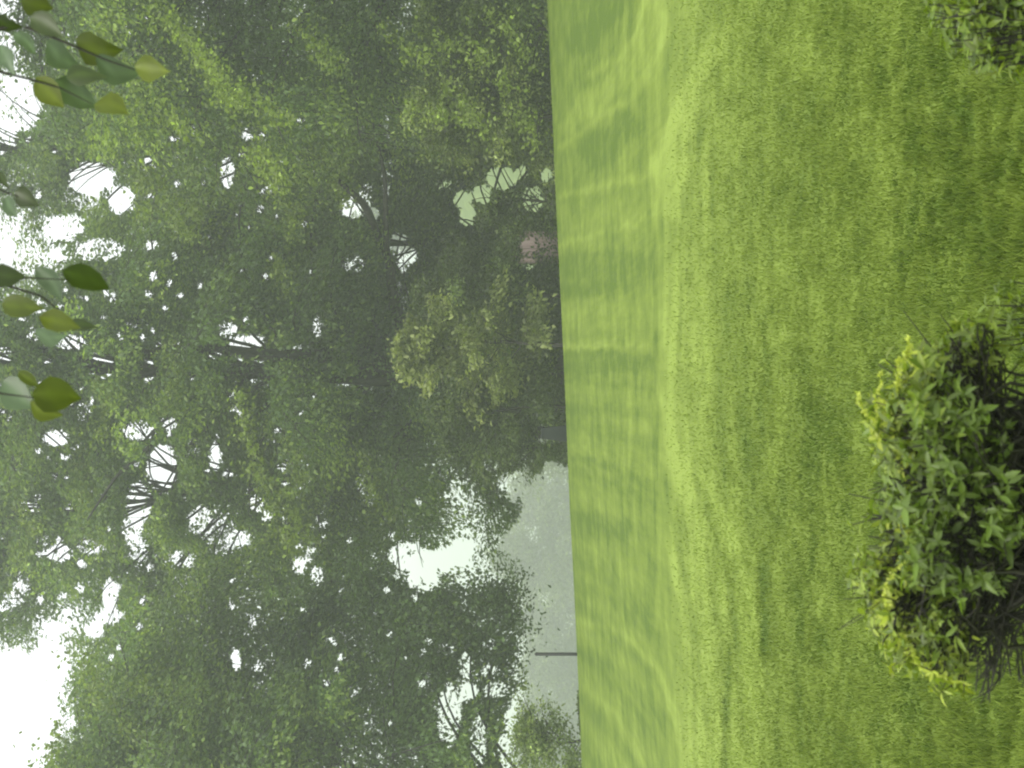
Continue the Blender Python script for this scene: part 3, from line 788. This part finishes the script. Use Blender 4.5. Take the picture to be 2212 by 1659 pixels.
def shrub(name, label, base, foot, tips, seed, spikes=(), group=None, fork=None):
    """tips: (point, kind) - ends of the stems; every stem carries side twigs, whorls of narrow leaves and pale shoots"""
    g = np.random.default_rng(seed)
    root = empty(name, tuple(base), label, 'shrub', group)
    tb = Tubes(); lf = Leaves(); yl = Leaves()
    rim_ = fork is not None; rimness = 0
    if not rim_: yl = lf
    if rim_:
        for i in range(9):
            o_ = g.normal(0, 1, 3) * np.array([.06, .06, .03])
            tb.add([foot + g.normal(0, .05, 3) * np.array([1, 1, 0]), (foot + fork) / 2 + o_, fork + o_], [.02, .015, .010], 6)

    def whorl(p, ax, kind):
        ax = unit(ax); ref = g.normal(0, 1, 3); a = unit(np.cross(ax, ref)); b = np.cross(ax, a)
        n = g.integers(2, 8)
        for i in range(n):
            th = i / n * 6.283 + g.uniform(-.3, .3)
            d = np.cos(th) * a + np.sin(th) * b
            la = unit(d + ax * g.uniform(.1, .75))
            L = g.uniform(.012, .046) * (0.8 if kind else 1)
            mixy = g.uniform() * 0.9 * float(np.clip(rimness, 0, 1))
            if kind == 1: c = np.array([0.40, 0.47, 0.055]) * g.uniform(.75, 1.2); tgt = yl
            elif kind == 2: c = np.array([0.22, 0.31, 0.05]) * g.uniform(.7, 1.2); tgt = yl
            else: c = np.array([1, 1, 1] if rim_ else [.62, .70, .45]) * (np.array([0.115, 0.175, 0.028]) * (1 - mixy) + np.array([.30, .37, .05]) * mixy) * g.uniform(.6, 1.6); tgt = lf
            V, F = long_leaf(p, la, ax + g.normal(0, .25, 3), L, L * g.uniform(.30, .46), g.uniform(0, .45))
            tgt.add(V, F, c)

    for P, kind in tips:
        P = np.array(P)
        Xs, Ys = seen(P[None])
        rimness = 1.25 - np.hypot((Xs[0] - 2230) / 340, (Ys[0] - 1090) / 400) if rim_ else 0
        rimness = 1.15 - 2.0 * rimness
        f0 = foot + g.normal(0, .06, 3) * np.array([1, 1, 0]) if not rim_ else fork + g.normal(0, 1, 3) * np.array([.12, .12, .05])
        k = 9; s = np.linspace(0, 1, k)[:, None]
        ctrl = f0 * .45 + P * .55 + np.array([0, 0, .10]) + (P - f0) * np.array([-.18, -.18, 0])
        pts = (1 - s) ** 2 * f0 + 2 * s * (1 - s) * ctrl + s ** 2 * P
        pts[1:-1] += g.normal(0, .012, (k - 2, 3))
        tb.add(pts, np.linspace(.006, .0016, k), 5)
        ax = pts[-1] - pts[-2]
        if kind >= 0: whorl(pts[-1], ax, kind)
        for j in range(9 if kind >= 0 else 4):
            q = g.uniform(.45, .97) if j < 7 else g.uniform(.35, .9)
            pj = np.array([np.interp(q, s[:, 0], pts[:, a]) for a in range(3)])
            d = unit(unit(pts[min(8, int(q * 8) + 1)] - pts[int(q * 8)]) + g.normal(0, .55, 3))
            L = g.uniform(.05, .2) * (1.3 - q) * (1.5 if j >= 7 else 1)
            L = max(L, .04)
            mid = pj + d * L * .5 + g.normal(0, .008, 3); e = pj + d * L + np.array([0, 0, .015])
            tb.add([pj, mid, e], [.0022, .0018, .0011], 4)
            if j >= 7: continue
            if q > .68 and kind >= 0 and g.uniform() < (.95 if q > .8 else .4): whorl(e, e - mid, 0 if g.uniform() < .82 else (1 if kind == 1 else 2))
            if q > .6 and kind >= 0:
                for h_ in range(4):
                    p_ = pj + (e - pj) * g.uniform(.1, 1); V, F = long_leaf(p_, d + g.normal(0, .8, 3), g.normal(0, .6, 3) + np.array([0, 0, 1]), g.uniform(.015, .045), g.uniform(.008, .014), g.uniform(0, .3))
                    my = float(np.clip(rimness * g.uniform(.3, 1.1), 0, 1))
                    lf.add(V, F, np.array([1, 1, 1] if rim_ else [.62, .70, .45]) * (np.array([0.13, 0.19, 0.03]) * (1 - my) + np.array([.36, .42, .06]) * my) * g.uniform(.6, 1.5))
    tb.build('stems', M_TWIG, root)
    lf.build('leaves', M_NEAR, root)
    if rim_: yl.build('new_shoots', M_NEAR, root)
    for pts in spikes:
        pts = np.array(pts); kq = np.linspace(0, len(pts) - 1, 12)
        c = np.stack([np.interp(kq, np.arange(len(pts)), pts[:, a]) for a in range(3)], 1) + g.normal(0, .002, (12, 3))
        sp = Tubes(); sp.add(c, np.linspace(.0024, .0008, 12), 5)
        sl = Leaves()
        Vt = np.concatenate(sp.V)
        for i in range(60):
            q = g.uniform(.15, 1) * 11; p = np.array([np.interp(q, np.arange(12), c[:, a]) for a in range(3)])
            V, F = long_leaf(p, g.normal(0, 1, 3) + np.array([0, 0, -.4]), g.normal(0, 1, 3), g.uniform(.006, .013), .007)
            sl.add(V, F, np.array([0.56, 0.62, 0.12]) * g.uniform(.8, 1.15))
        Ft = np.concatenate(sp.F); Ft[Ft[:, 2] == Ft[:, 3], 3] = Ft[Ft[:, 2] == Ft[:, 3], 2]
        for r_ in range(11):       # the stalk itself as leaf-coloured strips
            V, F = long_leaf(c[r_], c[r_ + 1] - c[r_], g.normal(0, 1, 3), np.linalg.norm(c[r_ + 1] - c[r_]) * 1.05, .006, 0)
            sl.add(V, F, np.array([0.50, 0.56, 0.11]))
        sl.build('flower_spike', M_NEAR, root)
    return root


g = np.random.default_rng(91)
DS = 4.5
tips = []
# outline of the shrub's rounded top, from its right flank to its left flank (photo positions)
rim = np.array([(2120, 700), (2050, 740), (1985, 790), (1930, 840), (1915, 900), (1935, 960), (1955, 1030), (1960, 1100), (1950, 1160), (1905, 1220), (1890, 1280), (1915, 1350), (1960, 1405), (2005, 1445), (2075, 1475)], float)
rq = np.linspace(0, len(rim) - 1, 64)
for i, q in enumerate(rq):
    X = np.interp(q, np.arange(len(rim)), rim[:, 0]); Y = np.interp(q, np.arange(len(rim)), rim[:, 1])
    for m_ in range(3):
        D = DS + g.uniform(-.22, .25)
        kind = 1 if g.uniform() < (.95 if Y > 1220 else (.6 if Y > 1150 or (Y < 1120 and Y > 910) else .2)) else 0
        if Y < 800: kind = -1 if g.uniform() < .55 else 0
        tips.append((at(X + g.uniform(-6, 22), Y + g.uniform(-8, 8), D), kind))
for i in range(340):                            # stems ending inside the dome
    q = g.uniform(0, len(rim) - 1)
    X = np.interp(q, np.arange(len(rim)), rim[:, 0]); Y = np.interp(q, np.arange(len(rim)), rim[:, 1])
    t = g.uniform(.05, .8) ** .8
    cX, cY = 2230, 1080
    D = DS + g.uniform(-.42, .35)
    X2, Y2 = X + (cX - X) * t, Y + (cY - Y) * t
    leafy = (X2 < 2070 + 40 * math.exp(-((Y2 - 1000) / 90) ** 2) and 790 < Y2 < 1400)
    kind = 0 if g.uniform() < (.95 if leafy else .32) else -1
    if kind == 0 and g.uniform() < .10: kind = 2
    tips.append((at(X2, Y2, D), kind))
for X, Y in [(2112, 1497), (2150, 1478), (2175, 1455), (2128, 1440), (2195, 1420), (2165, 1400), (2205, 1460), (2140, 1510), (1872, 1278), (2062, 770), (2100, 738), (2130, 716), (2080, 790)]:
    for m_ in range(3):
        tips.append((at(X + g.uniform(-12, 12), Y + g.uniform(-10, 10), DS + g.uniform(-.12, .12)), -1))
foot = at(3300, 1120, DS); foot[2] = float(ground(foot[0], foot[1]))
D_ = DS - .2
spikes = [
    [at(1975, 865, D_), at(1935, 862, D_), at(1945, 800, D_), at(1965, 728, D_)],
    [at(1950, 850, D_), at(1938, 820, D_), at(1945, 780, D_), at(1968, 745, D_)],
    [at(1955, 785, D_), at(1960, 760, D_), at(1972, 790, D_)],
    [at(1925, 915, D_), at(1896, 900, D_), at(1893, 850, D_), at(1905, 795, D_)],
    [at(1930, 930, D_), at(1880, 905, D_), at(1852, 870, D_), at(1850, 850, D_)],
    [at(1895, 855, D_), at(1915, 880, D_), at(1930, 910, D_)],
    [at(1990, 1210, D_), at(1960, 1170, D_), at(1945, 1120, D_), at(1950, 1075, D_)],
    [at(1955, 1270, D_), at(1950, 1230, D_), at(1965, 1190, D_), at(1990, 1165, D_)],
    [at(1960, 1165, D_), at(1985, 1130, D_), at(1975, 1095, D_), at(1950, 1080, D_)],
    [at(1930, 1330, D_), at(1905, 1290, D_), at(1925, 1240, D_), at(1945, 1215, D_)],
    [at(2010, 1440, D_), at(1985, 1440, D_), at(1965, 1400, D_), at(1950, 1370, D_)],
]
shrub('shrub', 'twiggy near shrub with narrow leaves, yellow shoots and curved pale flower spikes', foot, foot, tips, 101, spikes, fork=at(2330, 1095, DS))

# second shrub at the right
foot2 = at(3300, 30, 4.9); foot2[2] = float(ground(foot2[0], foot2[1]))
tips2 = []
for i in range(230):
    X = 2000 + g.uniform(0, 1) ** .7 * 230; Yl = np.interp(X, [2000, 2060, 2120, 2220], [40, 110, 150, 135])
    Y = Yl - g.uniform(0, 1) ** 1.3 * 260
    tips2.append((at(X, Y, 4.9 + g.uniform(-.3, .3)), 0 if g.uniform() < .85 else (2 if X < 2060 else -1)))
shrub('shrub', 'dark green shrub cut off by the right border of the lawn view', foot2, foot2, tips2, 103)

# yellow-leaved sprig beside the big near shrub
foot3 = at(3250, 640, 4.7); foot3[2] = float(ground(foot3[0], foot3[1]))
tips3 = [(at(X, Y, 4.7 + g.uniform(-.1, .1)), 2) for X, Y in
         [(2140, 690), (2165, 660), (2120, 705), (2185, 690), (2205, 640), (2150, 735), (2095, 760), (2190, 610), (2130, 660), (2210, 720)]]
shrub('sapling', 'thin yellow-leaved sapling at the right flank of the twiggy shrub', foot3, foot3, tips3, 105)

# ------------------------------------------------------------------ boughs hanging in at the top, close to the camera
g = np.random.default_rng(55)
hang = empty('hanging_branch', tuple(at(-260, 300, 4.0)), 'leafy branch hanging in close from above right, olive and pale leaves', 'branch')
DARK, OLIVE, YEL, PALE_SHEEN = (0.038, 0.06, 0.010), (0.075, 0.10, 0.010), (0.12, 0.15, 0.014), (0.095, 0.14, 0.08)  # the pale tone puts the sky's sheen on waxy leaves into their colour
spec = [  # X, Y, length, direction (degrees, 0 = down the picture's depth axis), colour, twist
    (18, 45, 55, 20, DARK, .2), (95, 62, 88, 35, DARK, .3), (80, 8, 66, 10, OLIVE, .4), (212, 96, 96, 15, OLIVE, .3), (140, 118, 88, 40, PALE_SHEEN, .1),
    (258, 140, 100, 20, PALE_SHEEN, .6), (325, 150, 80, 15, YEL, .4), (106, 200, 80, 50, YEL, .6), (165, 204, 100, 35, PALE_SHEEN, .2), (238, 234, 76, 15, YEL, .9),
    (185, 172, 90, 10, DARK, 1.2), (12, 130, 66, 70, PALE_SHEEN, .3), (50, 95, 60, 50, PALE_SHEEN, .4),
    (5, 388, 44, 60, DARK, .2), (56, 430, 58, 35, DARK, .4), (22, 446, 50, 60, PALE_SHEEN, .4),
    (18, 592, 66, 10, DARK, .2), (100, 615, 84, 60, PALE_SHEEN, .1), (186, 604, 100, 20, DARK, .5), (45, 660, 92, 5, OLIVE, .2), (126, 696, 88, 15, YEL, .2), (178, 711, 66, 10, DARK, 1.1), (108, 722, 66, 10, PALE_SHEEN, .8),
    (35, 852, 88, 40, PALE_SHEEN, .2), (122, 858, 96, 10, OLIVE, .2), (100, 880, 70, 20, YEL, .5), (60, 820, 50, 40, OLIVE, .5),
]


def broad_leaf(c, ax, nrm, L, W):
    ax = unit(ax); nrm = unit(nrm - (nrm @ ax) * ax); b = np.cross(ax, nrm)
    s = np.array([0, .12, .3, .5, .7, .86, 1.0]); w = np.array([.04, .62, .98, .95, .68, .34, .02]) * W * .5
    w = w * (1 + g.normal(0, .07, 7))
    bend = g.normal(0, .10) * L
    rows = []
    for f, lift in ((-1, .22), (-.5, .05), (0, 0), (.5, .05), (1, .22)):
        rows.append(c - ax * L * .5 + ax * (s * L)[:, None] + b * (w * f)[:, None] + nrm * (w * lift * .8)[:, None] - nrm * (L * .16 * s ** 2)[:, None] + b * (bend * np.sin(s * 3))[:, None])
    V = np.concatenate(rows); F = []
    for j in range(4):
        for i in range(6): F.append((j * 7 + i, j * 7 + i + 1, (j + 1) * 7 + i + 1, (j + 1) * 7 + i))
    return V, np.array(F)


for X, Y, ln, ang, col, tw in spec:
    D = 4.0 + g.uniform(-.15, .15)
    pxm = 2 * TANV / 2212 * D
    c = at(X, Y, D)
    a = math.radians(ang)
    ax = np.array([-math.sin(a), g.uniform(-.5, .2), -math.cos(a)])       # hang down and to the left
    nrm = unit(np.array([math.cos(a) * .8 * (1 if g.uniform() < .5 else -1) * tw, -1.0, .55]))
    L = ln * pxm * 1.08
    lv = Leaves(); V, F = broad_leaf(c, ax, nrm, L, L * g.uniform(.5, .82)); lv.add(V, F, np.array(col) * g.uniform(.85, 1.15))
    tt = lv.T[0]; tt *= g.uniform(.85, 1.15, (35, 1)); tt[14:21] *= 1.35
    o = lv.build('leaf', M_NEAR, hang)
tb = Tubes()
for path, r0 in [([(-260, 300), (-120, 160), (0, 60), (60, 60), (150, 95), (230, 130), (290, 150)], .006),
                 ([(-120, 160), (-20, 150), (60, 170), (130, 190), (200, 225)], .004),
                 ([(-260, 300), (-80, 380), (0, 410), (40, 425)], .004),
                 ([(-260, 300), (-140, 560), (-40, 620), (20, 618), (90, 640), (150, 690)], .006),
                 ([(-40, 620), (60, 600), (150, 605)], .003),
                 ([(-140, 560), (-80, 800), (0, 850), (80, 860)], .005)]:
    pts = np.array([at(x_, y_, 4.0) for x_, y_ in path]); kq = np.linspace(0, len(pts) - 1, 5 * len(pts))
    c = np.stack([np.interp(kq, np.arange(len(pts)), pts[:, a]) for a in range(3)], 1)
    tb.add(c, np.linspace(r0, r0 * .25, len(c)), 6)
tb.build('twigs', M_TWIG, hang)

# ------------------------------------------------------------------ the mist
m, t = new_mat('haze')
pv = t.nodes.new('ShaderNodeVolumePrincipled')
pv.inputs['Color'].default_value = (0.90, 0.97, 0.91, 1)
pv.inputs['Density'].default_value = 0.0017
pv.inputs['Anisotropy'].default_value = 0.2
o = t.nodes.new('ShaderNodeOutputMaterial'); t.links.new(pv.outputs[0], o.inputs['Volume'])
bv = ([], []); box(bv, -1500, 1500, -150, 2200, -36, 60)
hz = mesh_obj('haze', np.array(bv[0], float), np.array(bv[1]), m)
tag(hz, 'thin pale mist over the field and the trees', 'mist', kind='stuff')
